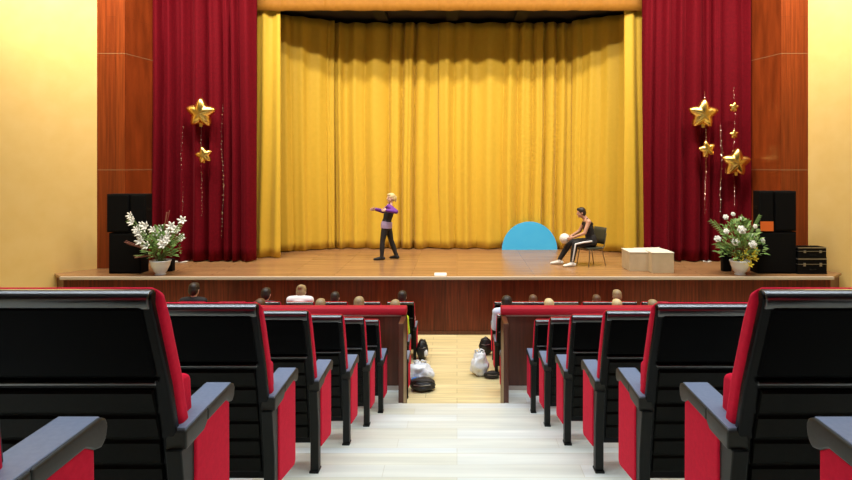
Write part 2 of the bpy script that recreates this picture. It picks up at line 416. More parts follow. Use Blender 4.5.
def make_seat(sx, folded, aisle_end, both, label, cat='theatre seat', width=.53):
    """sx -1: aisle lies towards +x. origin at the floor under the seat; armrest outer edge at u=0, armrest front at y=0"""
    U0, Y0 = .33, -.36
    t = thing('theatre_seat', label, cat)
    X = lambda u: sx*(u-U0)
    def P(bm, pts, u0, u1): return prism_yz(bm, [(y-Y0, z) for y, z in pts], X(u0), X(u1))
    def B(bm, u0, u1, y0, y1, z0, z1): return box(bm, min(X(u0), X(u1)), max(X(u0), X(u1)), y0-Y0, y1-Y0, z0, z1)
    prof = seat_profile()
    ua, ub = .035, .035+width
    # shell
    front = [(y+.035, z) for y, z in prof]
    pts = prof + [(-.5915, 1.060), (-.592, 1.070), (-.588, 1.080), (-.579, 1.087), (-.567, 1.090), (-.551, 1.089)] + front[::-1]
    obj('back_shell', P(bmesh.new(), pts, ua, ub), M['shell'], t, bevel=.010, seg=3, angle=65)
    # smooth upper panel and the ridge below it
    def at(z):
        for (y0, z0), (y1, z1) in zip(prof, prof[1:]):
            if z0 <= z <= z1: return y0+(y1-y0)*(z-z0)/(z1-z0)
        return prof[-1][0]
    up = [(at(z)-.010, z) for z in (.80, .88, .970, 1.040)]
    obj('upper_panel', P(bmesh.new(), up+[(y+.02, z) for y, z in up[::-1]], ua+.03, ub-.03), M['panel'], t, bevel=.008)
    obj('ridge', P(bmesh.new(), [(at(.775)-.016, .772), (at(.79)-.018, .782), (at(.79)-.004, .792), (at(.775)+.01, .775)], ua+.03, ub-.03), M['gloss'], t, bevel=.004)
    lv = []
    n = 6; z0, z1 = .21, .755
    for i in range(n):
        a = z0+(z1-z0)*i/n; b = z0+(z1-z0)*(i+1)/n
        lv += [(at(a)-.004, a), (at(a)-.016, a+.012), (at(b)-.012, b-.012), (at(b)-.004, b-.003)]
    obj('louver_panel', P(bmesh.new(), lv+[(at(z1)+.01, z1), (at(z0)+.01, z0)], ua+.05, ub-.05), M['rib'], t)
    tt = [(-.585, 1.034), (-.593, 1.048), (-.597, 1.062), (-.597, 1.072), (-.592, 1.082), (-.582, 1.0895), (-.568, 1.0925), (-.552, 1.0915), (-.552, 1.082), (-.570, 1.042)]
    obj('top_gleam_strip', P(bmesh.new(), tt, ua+.006, ub-.006), M['gloss'], t, smooth=False, bevel=.004, angle=65)  # glossy strip added along the shell's top edge to catch a highlight
    # red upholstery on the front of the back
    c0 = [(y+.034, z) for y, z in prof[1:]] ; c0[-1] = (c0[-1][0]+.000, 1.100)
    c1 = [(y+.105, z) for y, z in prof[1:]]; c1[-1] = (c1[-1][0]-.018, 1.070)
    obj('back_cushion', P(bmesh.new(), c0+c1[::-1], ua-.004, ub+.004), M['red_cloth'], t, bevel=.022, seg=3)
    # seat
    if folded:
        sp = [(-.305, .40), (-.355, .70), (-.345, .735), (-.30, .745), (-.255, .73), (-.225, .42), (-.26, .385)]
        obj('seat', P(bmesh.new(), sp, .058, ub-.045), M['red_cloth'], t, bevel=.02, seg=3)
        obj('seat_pan', P(bmesh.new(), [(-.228, .40), (-.258, .72), (-.238, .715), (-.205, .40)], .075, ub-.06), M['post'], t, bevel=.008)
    else:
        sp = [(-.35, .37), (-.35, .44), (-.2, .45), (.06, .465), (.10, .44), (.10, .39), (.06, .365)]
        obj('seat', P(bmesh.new(), sp, .058, ub-.045), M['red_cloth'], t, bevel=.02, seg=3)
        obj('seat_pan', P(bmesh.new(), [(-.35, .345), (.05, .345), (.05, .368), (-.35, .372)], .075, ub-.06), M['post'], t, bevel=.006)
    # armrests and standards
    def side(u, d, red):
        q = lambda w: u + d*w
        bm = bmesh.new()
        fr = [(-.255, .605), (-.03, .612), (-.006, .604), (.004, .585), (-.002, .555), (-.02, .538), (-.05, .545), (-.085, .565), (-.255, .56)]
        rr = [(-.425, .598), (-.254, .605), (-.254, .56), (-.28, .54), (-.425, .535)]
        P(bm, fr, q(0), q(.112)); P(bm, rr, q(0.001), q(.072))
        ar = obj('armrest', bm, M['arm'], t, bevel=.007)
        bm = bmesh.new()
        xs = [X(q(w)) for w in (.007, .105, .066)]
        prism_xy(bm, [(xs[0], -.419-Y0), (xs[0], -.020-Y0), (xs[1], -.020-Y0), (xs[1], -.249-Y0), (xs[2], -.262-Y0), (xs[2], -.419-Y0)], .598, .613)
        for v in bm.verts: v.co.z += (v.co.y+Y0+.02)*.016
        obj('arm_sheen', bm, M['arm_sheen'], ar, bevel=.003)  # thin slab added on the armrest to carry the painted sheen
        bm = bmesh.new()
        P(bm, [(-.44, .54), (-.335, .54), (-.335, .012), (-.40, .012), (-.40, .3)], q(.012), q(.066))
        obj('stand', bm, M['post'], t, bevel=.006)
        obj('foot_plate', B(bmesh.new(), q(.008), q(.070), -.415, -.330, 0, .013), M['post'], t, bevel=.004)
        if red:
            obj('side_panel', P(bmesh.new(), [(-.345, .552), (-.27, .552), (-.235, .570), (-.075, .575), (-.04, .55), (-.035, .11), (-.06, .09), (-.345, .14)], q(.004), q(.058)), M['red_cloth'], t, bevel=.012, seg=3)
        else:
            obj('side_panel', P(bmesh.new(), [(-.34, .54), (-.06, .545), (-.08, .40), (-.34, .3)], q(.014), q(.058)), M['post'], t, bevel=.006)
    side(0, 1, aisle_end)
    if both: side(ub+.065, -1, False)
    return t

def seat_loc(sx, W, zfk, z): return (sx*(W+.33), zfk-.36, z)
ORD = ['nearest to', 'second from', 'third from', 'fourth from', 'fifth from', 'sixth from', 'seventh and farthest from']
SIDE = {-1: "the dancer's side of the aisle", 1: "the seated performer's side of the aisle"}
GU = 'black-backed theatre seats above the barriers'
for sx in (-1, 1):
    proto = None
    for k in range(NF-1, -1, -1):
        lab = 'folded black-backed red theatre seat %s the barrier, on %s' % (ORD[6-k], "dancer's aisle side" if sx < 0 else "seated performer's aisle side")
        L = seat_loc(sx, WK[k], zf(k), rowz(k))
        if proto is None:
            proto = make_seat(sx, True, True, True, lab, width=.63); proto.location = L; proto['group'] = GU
        else: dup(proto, L, lab, group=GU)

# barriers between upper and lower seats
def barrier(sx, xe, lab):
    t = thing('barrier', lab, 'barrier', (xe, 7.45, 0))
    xo = (-10.9 if sx < 0 else 10.7) - xe
    a, b = min(0, xo), max(0, xo)
    zt = wz(307, 7.45)
    zb = rowz(6)
    obj('panel', bxm(a, b, .003, .10, 0.002, zt-.09), M['barrier'], t)
    bm = prism_yz(bmesh.new(), [(-.03, zt-.095), (-.035, zt-.05), (-.02, zt-.01), (.02, zt), (.10, zt), (.14, zt-.015), (.15, zt-.05), (.14, zt-.095)], a, b)
    obj('top_pad', bm, M['pad_red'], t, bevel=.01)
    bm = bmesh.new(); w = .06
    box(bm, *( (-w, 0) if sx < 0 else (0, w)), ye-7.45+.002, .10, rowz(7)+.002, zt-.10)
    o = obj('end_board', bm, M['barrier'], t, bevel=.006)
    a2, b2 = (a, -w) if sx < 0 else (w, b)
    obj('skirting', bxm(a2, b2, -.012, .003, zb+.001, zb+.05), M['barrier_base'], t)
    obj('trim_strip', bxm(a2, b2, -.006, .003, zt-.115, zt-.095), M['barrier_base'], t)
barrier(-1, PL, "dark wood barrier with red padded top on the dancer's side of the aisle")
barrier(1, PRR, "dark wood barrier with red padded top on the seated performer's side of the aisle")

# ------------------------------------------------------------------ people
def head_shapes(bm, c, fwd, up=Vector((0, 0, 1)), s=1.0):
    """skull, jaw, nose, ears, brow; c = head centre"""
    fwd = Vector(fwd).normalized(); lat = Vector(up).cross(fwd).normalized(); upv = fwd.cross(lat)
    R = Matrix((fwd, lat, upv)).transposed()
    q = lambda f, l, u: Vector(c) + R @ Vector((f*s, l*s, u*s))
    ball(bm, q(-.012, 0, .025), (.096*s, .076*s, .088*s), rot=R)
    ball(bm, q(.022, 0, -.035), (.066*s, .062*s, .078*s), rot=R)
    ball(bm, q(.050, 0, -.085), (.035*s, .036*s, .026*s), rot=R)
    ball(bm, q(.072, 0, .018), (.016*s, .046*s, .014*s), rot=R)
    loft(bm, [q(.082, 0, .012), q(.104, 0, -.024)], [.009*s, .015*s], [.009*s, .012*s], lat, 10)
    loft(bm, [q(.080, .018, -.058), q(.080, -.018, -.058)], [.008*s, .008*s], [.008*s, .008*s], upv, 8)
    for l in (1, -1):
        ball(bm, q(-.008, .077*l, -.012), (.018*s, .008*s, .030*s), rot=R)
        ball(bm, q(.060, .033*l, -.028), (.022*s, .020*s, .018*s), rot=R)
    return q, R

def hand_shapes(bm, wrist, direction, palm_n, curl=.5, s=1.0, thumb=1):
    """palm, four fingers of unequal length and a thumb leaving the side of the palm"""
    d = Vector(direction).normalized(); n = Vector(palm_n); n = (n - d*n.dot(d)).normalized(); side = d.cross(n)*thumb
    w = Vector(wrist)
    loft(bm, [w, w+d*.045*s, w+d*.085*s], [.026*s, .038*s, .040*s], [.019*s, .017*s, .014*s], side, 12)
    for i, (o, L) in enumerate(((.030, .070), (.010, .080), (-.010, .075), (-.029, .058))):
        p0 = w + d*.072*s + side*o*s
        d1 = (d*math.cos(curl*.5) + n*math.sin(curl*.5)); d2 = (d*math.cos(curl*1.3) + n*math.sin(curl*1.3)); d3 = (d*math.cos(curl*2) + n*math.sin(curl*2))
        p1 = p0 + d1*L*.5*s; p2 = p1 + d2*L*.32*s; p3 = p2 + d3*L*.25*s
        tube(bm, [p0, p1, p2, p3], [.0095*s, .009*s, .0085*s, .0075*s], 8)
    p0 = w + d*.022*s + side*.022*s
    p1 = p0 + (d*.6+side*.75+n*.25).normalized()*.042*s
    p2 = p1 + (d*.85+side*.25+n*.45).normalized()*.036*s
    tube(bm, [p0, p1, p2], [.013*s, .011*s, .009*s], 8)

def foot_shapes(bm, ankle, toe_dir, s=1.0, grow=0):
    a = Vector(ankle); d = Vector((toe_dir[0], toe_dir[1], 0)).normalized()
    z = a.z
    loft(bm, [a - d*.045*s + Vector((0, 0, .045-z+.0)), a + d*.05*s + Vector((0, 0, .045-z)), a + d*.13*s + Vector((0, 0, .032-z)), a+d*.175*s+Vector((0, 0, .026-z))],
         [.034+grow, .040+grow, .042+grow, .032+grow], [.036+grow, .038+grow, .026+grow, .018+grow], d.cross(Vector((0, 0, 1))), 12)
    cap(bm, a+Vector((0, 0, .03)), .040+grow, a + Vector((0, 0, .06-z)), .042+grow)

def torso_shapes(bm, J, g=0.0, w=1.0, top=True):
    lat = J['sl'] - J['sr']; lat.normalize()
    pel, wai, che, nb = J['pelvis'], J['waist'], J['chest'], J['neck']
    sh = (J['sl']+J['sr'])*.5
    pts = [pel + (pel-wai)*.25, pel, wai, che, sh + (che-sh)*.25]
    loft(bm, pts, [(.135+g)*w, (.165+g)*w, (.132+g)*w, (.160+g)*w, (.150+g)*w], [.095+g, .112+g, .092+g, .108+g, .082+g], lat, 18)
    loft(bm, [J['sr'], sh + (nb-sh)*.15, J['sl']], [.058+g, .072+g, .058+g], [.058+g, .075+g, .058+g], Vector((0, 0, 1)), 14)
    if top: loft(bm, [sh + (nb-sh)*.1, nb+(nb-sh)*.2], [.085+g, .055+g], [.07+g, .055+g], lat, 14)

def arm_shapes(bm, s, e, w, g=0, k=1.0, upto=1.0):
    cap(bm, s, (.052+g)*k, e, (.040+g)*k)
    we = e + (w-e)*upto
    cap(bm, e, (.040+g)*k, we, (.040+(.027-.040)*upto+g)*k)

def leg_shapes(bm, h, kn, a, g=0, k=1.0):
    loft(bm, [h, h+(kn-h)*.5, kn], [(.085+g)*k, (.075+g)*k, (.055+g)*k], [(.088+g)*k, (.078+g)*k, (.057+g)*k], Vector((.1, 1, .1)), 14)
    loft(bm, [kn, kn+(a-kn)*.35, a], [(.054+g)*k, (.056+g)*k, (.037+g)*k], [(.055+g)*k, (.060+g)*k, (.039+g)*k], Vector((.1, 1, .1)), 14)

def VJ(d): return {k: Vector(v) for k, v in d.items()}

def build_body(J, look, voxel, hs=1.0, w=1.0, k=1.0, hands=True, palms=None, head_up=Vector((0, 0, 1)), curl=.5):
    bm = bmesh.new()
    torso_shapes(bm, J, 0, w)
    cap(bm, J['neck'], .054*k, J['head'] + Vector((0, 0, -.05)), .05*k)
    q, R = head_shapes(bm, J['head'], look, head_up, hs)
    for x, l in (('l', 1), ('r', -1)):
        arm_shapes(bm, J['s'+x], J['e'+x], J['w'+x], 0, k)
        d = J['h'+x] - J['w'+x]
        hand_shapes(bm, J['w'+x], d, (palms or {}).get(x, (0, -l, -.3)), curl, 1.0, thumb=(palms or {}).get('t'+x, l))
        leg_shapes(bm, J['p'+x], J['k'+x], J['a'+x], 0, k)
        foot_shapes(bm, J['a'+x], J['t'+x]-J['a'+x])
    return bm, q, R

def hair_cap(bm, q, R, s=1.0, style='short'):
    ball(bm, q(-.020, 0, .040), (.098*s, .087*s, .090*s), rot=R)
    ball(bm, q(-.052, 0, -.005), (.070*s, .082*s, .090*s), rot=R)
    ball(bm, q(.030, 0, .085), (.060*s, .066*s, .038*s), rot=R)
    if style == 'long':
        loft(bm, [q(-.062, 0, .0), q(-.085, 0, -.10), q(-.10, 0, -.21)], [.080*s, .082*s, .066*s], [.052*s, .040*s, .026*s], R.col[1], 14)
    if style == 'bun':
        ball(bm, q(-.095, 0, .085), (.042*s, .045*s, .042*s), rot=R)
    if style == 'tail':
        loft(bm, [q(-.10, 0, .06), q(-.135, 0, .01), q(-.13, 0, -.10)], [.024*s, .034*s, .014*s], [.024*s, .030*s, .014*s], R.col[1], 12)

# --- seated performer with a ball
def seated_performer():
    X0, Y0 = 3.10, 13.92
    t = thing('person', 'person in black vest top and white-striped trousers sitting on a chair holding a ball', 'person', (X0, Y0, STG), PI)
    J = VJ(dict(pelvis=(-.01, 0, .545), waist=(.02, 0, .70), chest=(.055, 0, .88), neck=(.125, 0, 1.09), head=(.225, 0, 1.225),
        sl=(.085, .185, 1.025), sr=(.085, -.185, 1.025), el=(.19, .235, .775), er=(.21, -.225, .775),
        wl=(.425, .125, .665), wr=(.435, -.125, .665), hl=(.53, .128, .63), hr=(.54, -.128, .63),
        pl=(.02, .095, .535), pr=(.02, -.095, .535), kl=(.40, .185, .525), kr=(.44, -.165, .525),
        al=(.46, .17, .085), ar=(.69, -.17, .085), tl=(.66, .20, 0), tr=(.9, -.19, 0)))
    pal = {'l': (0, -1, 0), 'r': (0, 1, 0), 'tl': -1, 'tr': 1}
    bm, q, R = build_body(J, (1, .12, -.12), .0065, palms=pal, curl=.35)
    fused('body', bm, .0065, M['skin'], t, 2)
    hb = bmesh.new(); hair_cap(hb, q, R); fused('hair', hb, .008, M['hair_dark'], t)
    for l in (1, -1):
        obj('eye', ball(bmesh.new(), q(.076, .03*l, .002), .011, 2), M['eye'], t, smooth=True)
    tb = bmesh.new()
    lat = Vector((0, 1, 0)); sh = (J['sl']+J['sr'])*.5
    loft(tb, [J['pelvis']+Vector((-.01, 0, -.02)), J['waist'], J['chest'], sh+(J['chest']-sh)*.3], [.172, .147, .172, .150], [.122, .106, .121, .088], lat, 18)
    for l in (1, -1):
        loft(tb, [Vector((.16, .085*l, .96)), Vector((.10, .10*l, 1.085)), Vector((-.01, .09*l, .97))], [.048]*3, [.034]*3, lat, 10)
    fused('vest_top', tb, .009, M['black_cloth'], t)
    pb = bmesh.new()
    loft(pb, [J['pelvis']+Vector((-.02, 0, -.005)), J['pelvis']+Vector((.0, 0, .10))], [.180, .168], [.120, .118], lat, 18)
    for x in 'lr': leg_shapes(pb, J['p'+x], J['k'+x], J['a'+x]+Vector((0, 0, .03)), .012)
    tr = fused('trousers', pb, .009, M['black_cloth'], t)
    for x, l in (('l', 1), ('r', -1)):
        sb = bmesh.new()
        o = Vector((0, .072*l, .0))
        h, k_, a = J['p'+x]+Vector((.0, .025*l, .03)), J['k'+x], J['a'+x]+Vector((0, 0, .05))
        ptsS = [h+o*1.05+Vector((0, 0, .02)), h+(k_-h)*.5+o*1.1+Vector((0, 0, .02)), k_+o*.85+Vector((.0, 0, .0))]
        loft(sb, ptsS, [.022, .022, .018], [.016]*3, Vector((0, 0, 1)), 10)
        ptsS = [k_+o*.85, k_+(a-k_)*.4+o*.85, a+o*.58]
        loft(sb, ptsS, [.018]*3, [.016]*3, Vector((1, 0, 0)), 10)
        s_ = obj('stripe', sb, M['white_cloth'], tr, smooth=True)
        fb = bmesh.new(); foot_shapes(fb, J['a'+x], J['t'+x]-J['a'+x], 1.12, .008)
        fused('shoe', fb, .008, M['white'], t)
    # ball in the hands
    b = thing('ball', 'white ball held between the hands of the seated performer', 'ball', (X0-.605, Y0, STG+.625))
    bb = bmesh.new(); ball(bb, (0, 0, 0), .118, 4)
    obj('ball_skin', bb, M['white'], b, smooth=True)
    sm = bmesh.new()
    for ax in range(2):
        pts = [Vector((math.cos(a)*.1175, math.sin(a)*.1175, 0)) if ax == 0 else Vector((math.cos(a)*.1175, 0, math.sin(a)*.1175)) for a in [2*PI*i/40 for i in range(41)]]
        tube(sm, pts, .0018, 6)
    obj('seam', sm, M['pot'], b)
    # chair
    c = thing('stacking_chair', 'dark plastic stacking chair with thin metal legs under the seated performer', 'chair', (X0+.0, Y0, STG), PI+.45)
    sbm = prism_yz(bmesh.new(), [(-.21, .40), (.21, .40), (.20, .437), (-.20, .437)], -.22, .22)
    obj('seat', sbm, M['green_plastic'], c, bevel=.012)
    pr = [(-.225, .50), (-.245, .62), (-.285, .80), (-.30, .88)]
    bk = bmesh.new()
    nn = 10; rows = []
    for (f, z) in pr:
        rows.append([(f + .03*(1-math.cos((i/nn-.5)*2.2))*1.2, (i/nn-.5)*.43, z) for i in range(nn+1)])
    for off in (0, -.014):
        V = [[bk.verts.new((x+off, y, z)) for x, y, z in r] for r in rows]
        for a, b_ in zip(V, V[1:]):
            for i in range(nn): bk.faces.new([a[i], a[i+1], b_[i+1], b_[i]])
        if off == 0: VA = V
    ring = lambda V: V[0] + [r[-1] for r in V[1:]] + V[-1][-2::-1] + [r[0] for r in V[-2:0:-1]]
    ra, rb = ring(VA), ring(V)
    for i in range(len(ra)): bk.faces.new([ra[i], ra[(i+1) % len(ra)], rb[(i+1) % len(ra)], rb[i]])
    obj('backrest', bk, M['green_plastic'], c, smooth=True)
    for s in (1, -1):
        for f0, f1 in ((.17, .23), (-.17, -.26)):
            obj('leg', tube(bmesh.new(), [Vector((f0, .19*s, .405)), Vector((f1, .22*s, .012))], .012), M['steel'], c, smooth=True)
        obj('back_support', tube(bmesh.new(), [Vector((-.15, .19*s, .40)), Vector((-.225, .20*s, .45)), Vector((-.262, .20*s, .60)), Vector((-.29, .2*s, .74))], .011), M['steel'], c, smooth=True)
    fr = bmesh.new()
    for s in (1, -1): tube(fr, [Vector((-.19, .185*s, .395)), Vector((.19, .185*s, .395))], .011)
    for f in (-.19, .19): tube(fr, [Vector((f, -.185, .395)), Vector((f, .185, .395))], .011)
    obj('seat_frame', fr, M['steel'], c, smooth=True)
seated_performer()

def dancer():
    X0, Y0 = wx(387, 14.8), 14.8
    t = thing('person', 'person with pale blond hair in black vest and purple sleeves dancing on the stage', 'person', (X0, Y0, STG), PI)
    J = VJ(dict(pelvis=(.01, 0, .86), waist=(-.01, 0, 1.00), chest=(-.05, 0, 1.16), neck=(-.085, 0, 1.37), head=(-.095, .01, 1.515),
        sl=(-.07, .165, 1.315), sr=(-.06, -.165, 1.315), el=(-.255, .30, 1.20), er=(.13, -.24, 1.17),
        wl=(-.02, .30, 1.235), wr=(.30, -.10, 1.235), hl=(.09, .26, 1.235), hr=(.40, -.04, 1.235),
        pl=(.03, .085, .83), pr=(-.01, -.085, .83), kl=(.10, .10, .46), kr=(-.09, -.10, .46),
        al=(.115, .11, .085), ar=(-.22, -.11, .085), tl=(.4, .14, 0), tr=(-.02, -.22, 0)))
    pal = {'l': (.2, -1, -.2), 'r': (.2, 1, -.2), 'tl': -1, 'tr': 1}
    bm, q, R = build_body(J, (1, .55, -.03), .0065, w=.95, k=.95, hs=1.0, palms=pal, curl=.3)
    fused('body', bm, .0065, M['skin_pale'], t, 2)
    hb = bmesh.new(); hair_cap(hb, q, R, .98, 'tail'); fused('hair', hb, .008, M['hair_blond'], t)
    for l in (1, -1):
        obj('eye', ball(bmesh.new(), q(.076, .03*l, .002), .010, 2), M['eye'], t, smooth=True)
    lat = Vector((0, 1, 0)); sh = (J['sl']+J['sr'])*.5
    vb = bmesh.new()
    loft(vb, [J['pelvis']+Vector((0, 0, .05)), J['waist'], J['chest'], sh+(J['chest']-sh)*.35], [.158, .138, .162, .140], [.118, .108, .124, .092], lat, 18)
    for l in (1, -1):
        loft(vb, [Vector((.03, .08*l, 1.24)), Vector((-.075, .105*l, 1.392)), Vector((-.15, .085*l, 1.26))], [.036]*3, [.022]*3, lat, 10)
    fused('vest', vb, .009, M['black_cloth'], t)
    for x in 'lr':
        s_ = bmesh.new(); arm_shapes(s_, J['s'+x], J['e'+x], J['w'+x], .016, .95, .93)
        fused('sleeve', s_, .008, M['purple_cloth'], t)
    sb = bmesh.new()
    loft(sb, [J['pelvis']+Vector((.005, 0, -.085)), J['pelvis']+Vector((0, 0, .0)), J['waist']+Vector((0, 0, -.055))], [.190, .186, .156], [.142, .142, .124], lat, 20, False)
    fused('sash', sb, .009, M['mauve_cloth'], t)
    pb = bmesh.new()
    loft(pb, [J['pelvis']+Vector((0, 0, -.05)), J['pelvis']+Vector((0, 0, .05))], [.165, .150], [.114, .11], lat, 18)
    for x in 'lr': leg_shapes(pb, J['p'+x], J['k'+x], J['a'+x]+Vector((0, 0, .0)), .010, .93)
    fused('trousers', pb, .009, M['black_cloth'], t)
    for x in 'lr':
        fb = bmesh.new(); foot_shapes(fb, J['a'+x], J['t'+x]-J['a'+x], 1.05, .006)
        fused('shoe', fb, .008, M['black_cloth'], t)
dancer()

# --- audience: three seated figures reused with their own colours and hair
def sitter(lean, hunch=0):
    J = VJ(dict(pelvis=(0, 0, .57), waist=(-.03+lean*.2, 0, .70), chest=(-.04+lean*.6, 0, .87), neck=(-.02+lean, 0, 1.06-hunch*.3), head=(.015+lean*1.25+hunch*.4, 0, 1.195-hunch),
        sl=(-.03+lean, .18, 1.0), sr=(-.03+lean, -.18, 1.0), el=(.02+lean*.8, .215, .74), er=(.02+lean*.8, -.215, .74),
        wl=(.22, .14, .665), wr=(.22, -.14, .665), hl=(.31, .11, .66), hr=(.31, -.11, .66),
        pl=(.02, .09, .55), pr=(.02, -.09, .55), kl=(.44, .11, .54), kr=(.44, -.11, .54),
        al=(.46, .11, .085), ar=(.46, -.11, .085), tl=(.7, .13, 0), tr=(.7, -.13, 0)))
    pal = {'l': (0, 0, -1), 'r': (0, 0, -1), 'tl': -1, 'tr': 1}
    bm, q, R = build_body(J, (1, 0, -.08-hunch), .009, hs=1.06, palms=pal, curl=.35)
    d = {}
    d['body'] = fused('body', bm, .009, M['skin'])
    for st_ in ('short', 'long', 'bun'):
        hb = bmesh.new(); hair_cap(hb, q, R, 1.06, st_); d[st_] = fused('hair', hb, .010, M['hair_dark'])
    sb = bmesh.new(); torso_shapes(sb, J, .014, 1, False)
    for x in 'lr': arm_shapes(sb, J['s'+x], J['e'+x], J['w'+x], .014, 1, .9)
    d['shirt'] = fused('shirt', sb, .011, M['grey_cloth'])
    pb = bmesh.new()
    loft(pb, [J['pelvis']+Vector((0, 0, -.03)), J['pelvis']+Vector((0, 0, .06))], [.176, .168], [.118, .112], Vector((0, 1, 0)), 18)
    for x in 'lr': leg_shapes(pb, J['p'+x], J['k'+x], J['a'+x]+Vector((0, 0, .03)), .012)
    d['trousers'] = fused('trousers', pb, .011, M['navy_cloth'])
    for x in 'lr':
        fb = bmesh.new(); foot_shapes(fb, J['a'+x], J['t'+x]-J['a'+x], 1.08, .008); d['shoe'+x] = fused('shoe', fb, .010, M['black_cloth'])
    tmpl = dict(d)
    for o in d.values(): C.objects.unlink(o)
    return tmpl
SIT = {'up': sitter(0.0), 'hunch': sitter(.10, .07)}
def audience(px, top, y, style, hair, shirt, label, kind='up', skin='skin_pale', rz=PI/2, dx=0):
    x = wx(px, y) + dx
    Zt = wz(top, y)
    base = 1.32 if kind == 'up' else 1.25
    s = max(.86, min(1.08, Zt/base))
    t = thing('person', label, 'person', (x, y, 0), rz, 'audience beyond the barriers')
    t.scale = (s, s, s)
    T = SIT[kind]
    for key, m in (('body', skin), (style, hair), ('shirt', shirt), ('trousers', 'navy_cloth'), ('shoel', 'black_cloth'), ('shoer', 'black_cloth')):
        src = T[key]
        o = bpy.data.objects.new({'shoel': 'shoe', 'shoer': 'shoe'}.get(key, 'hair' if key in ('short', 'long', 'bun') else key), src.data)
        link(o, t)
        o.material_slots[0].link = 'OBJECT'; o.material_slots[0].material = M[m]
    return t
R1, R2, R3, R4 = 11.3, 10.4, 9.5, 8.6      # armrest fronts of the four lower rows
h1, h2 = R1-.20, R2-.20                    # hips
A = audience
A(194, 283, h1, 'short', 'hair_dark', 'black_cloth', 'tall dark-haired person in black sitting alone beyond the barrier, under the red curtain')
A(266, 288, h1, 'short', 'hair_dark', 'navy_cloth', 'dark-haired person in navy next to the blond white-shirted spectator')
A(299, 287, h1, 'bun', 'hair_light', 'white_cloth', 'light-haired person in a white shirt with hair tied up, beyond the barrier', kind='hunch')
A(335, 292, h1, 'short', 'hair_dark', 'white_cloth', 'dark-haired person in a white shirt, second front-row spectator from the aisle')
A(399.5, 291, h1, 'short', 'hair_dark', 'white_cloth', 'dark-haired person in white sleeves in the front-row aisle seat', dx=.05)
A(260, 299, h2, 'long', 'hair_brown', 'grey_cloth', 'tan-haired person low behind the dark-haired spectator in navy')
A(320.5, 299, h2, 'long', 'hair_light', 'grey_cloth', 'sandy-haired spectator low over the barrier between two white-shirted people')
A(359, 297, h2, 'short', 'hair_light', 'grey_cloth', 'sandy-haired person next to the spectator in the lime jacket')
A(391, 300, h2, 'short', 'hair_light', 'lime_cloth', 'sandy-haired person in a lime jacket beside the aisle', dx=.07)
A(507.5, 298, h2, 'short', 'hair_dark', 'blue_cloth', 'dark-haired person hunched in a pale blue top beside the aisle', kind='hunch')
A(532, 300, h1, 'short', 'hair_brown', 'grey_cloth', 'brown-haired person between the pale blue top and the blond head', dx=.02)
A(549, 299, h2, 'long', 'hair_blond', 'grey_cloth', 'pale blond person just showing over the barrier below the blue half-disc')
A(602, 302, h1, 'short', 'hair_brown', 'navy_cloth', 'brown-haired person barely showing over the barrier beside the tall spectator', dx=-.10)
A(616, 290, h1, 'short', 'hair_light', 'grey_cloth', 'light brown-haired person rising above the others below the pale boxes', dx=.02)
A(617, 299.5, h2, 'long', 'hair_blond', 'navy_cloth', 'sandy blond person right behind the tallest spectator below the pale boxes')
A(653, 300, h2, 'short', 'hair_light', 'navy_cloth', 'sandy-haired person outermost of the spectators below the pale boxes')

# lower seats
GL = 'theatre seats below the barriers'
NTH = ['first', 'second', 'third', 'fourth', 'fifth', 'sixth', 'seventh']
def low_row(sx, xs, yfront, aisle, rowname):
    """xs: slot centres (distance from x=0); occupied seats are down"""
    protos = {}
    for i, (xc, occ) in enumerate(xs):
        key = (occ, aisle and i == 0, i == len(xs)-1)
        lab = '%s %s seat below the barrier, %s from the aisle, on %s' % ('occupied' if occ else 'empty', rowname, NTH[i], "dancer's side" if sx < 0 else "seated performer's side")
        L = (sx*xc, yfront-.36, 0)
        if key not in LOWP.setdefault(sx, {}):
            p = make_seat(sx, not occ, key[1], key[2], lab, width=.49); p.location = L; p['group'] = GL
            LOWP[sx][key] = p
        else: dup(LOWP[sx][key], L, lab, group=GL)
LOWP = {}
low_row(-1, [(1.06, 1), (1.66, 0), (2.26, 1), (2.86, 1), (3.46, 1), (4.08, 0), (4.80, 1)], R1, True, 'front-row')
low_row(1, [(.96, 0), (1.44, 1), (1.98, 0), (2.54, 1), (3.02, 1), (3.6, 0)], R1, True, 'front-row')
low_row(-1, [(1.12, 1), (1.70, 1), (2.32, 1), (3.35, 1)], R2, True, 'second-row')
low_row(1, [(.95, 1), (1.56, 1), (2.72, 1), (3.33, 1)], R2, True, 'second-row')
low_row(-1, [(1.06, 0)], R3, True, 'third-row')
low_row(1, [(1.0, 0)], R3, True, 'third-row')

# ------------------------------------------------------------------ blue half disc and boxes
hd = thing('half_disc', 'sky-blue half-disc scenery panel standing against the golden backdrop', 'scenery', (wx(529.5, 16.5), 16.5, STG))
r = 27.6*16.5/F
pts = [(r*math.cos(PI*i/40), r*math.sin(PI*i/40)*1.02) for i in range(41)]
bm = bmesh.new()
a = [bm.verts.new((x, -.02, z)) for x, z in pts]; b = [bm.verts.new((x, .02, z)) for x, z in pts]
bm.faces.new(a); bm.faces.new(b[::-1])
for i in range(len(a)): bm.faces.new([a[i], a[(i+1) % len(a)], b[(i+1) % len(a)], b[i]])
obj('panel', bm, M['cyan'], hd)
bm = bmesh.new()
for x in (-.35, .35): prism_yz(bm, [(.02, .01), (.02, .4), (.05, .4), (.16, .03), (.16, .01)], x-.02, x+.02)
obj('brace', bm, M['boxwood'], hd)

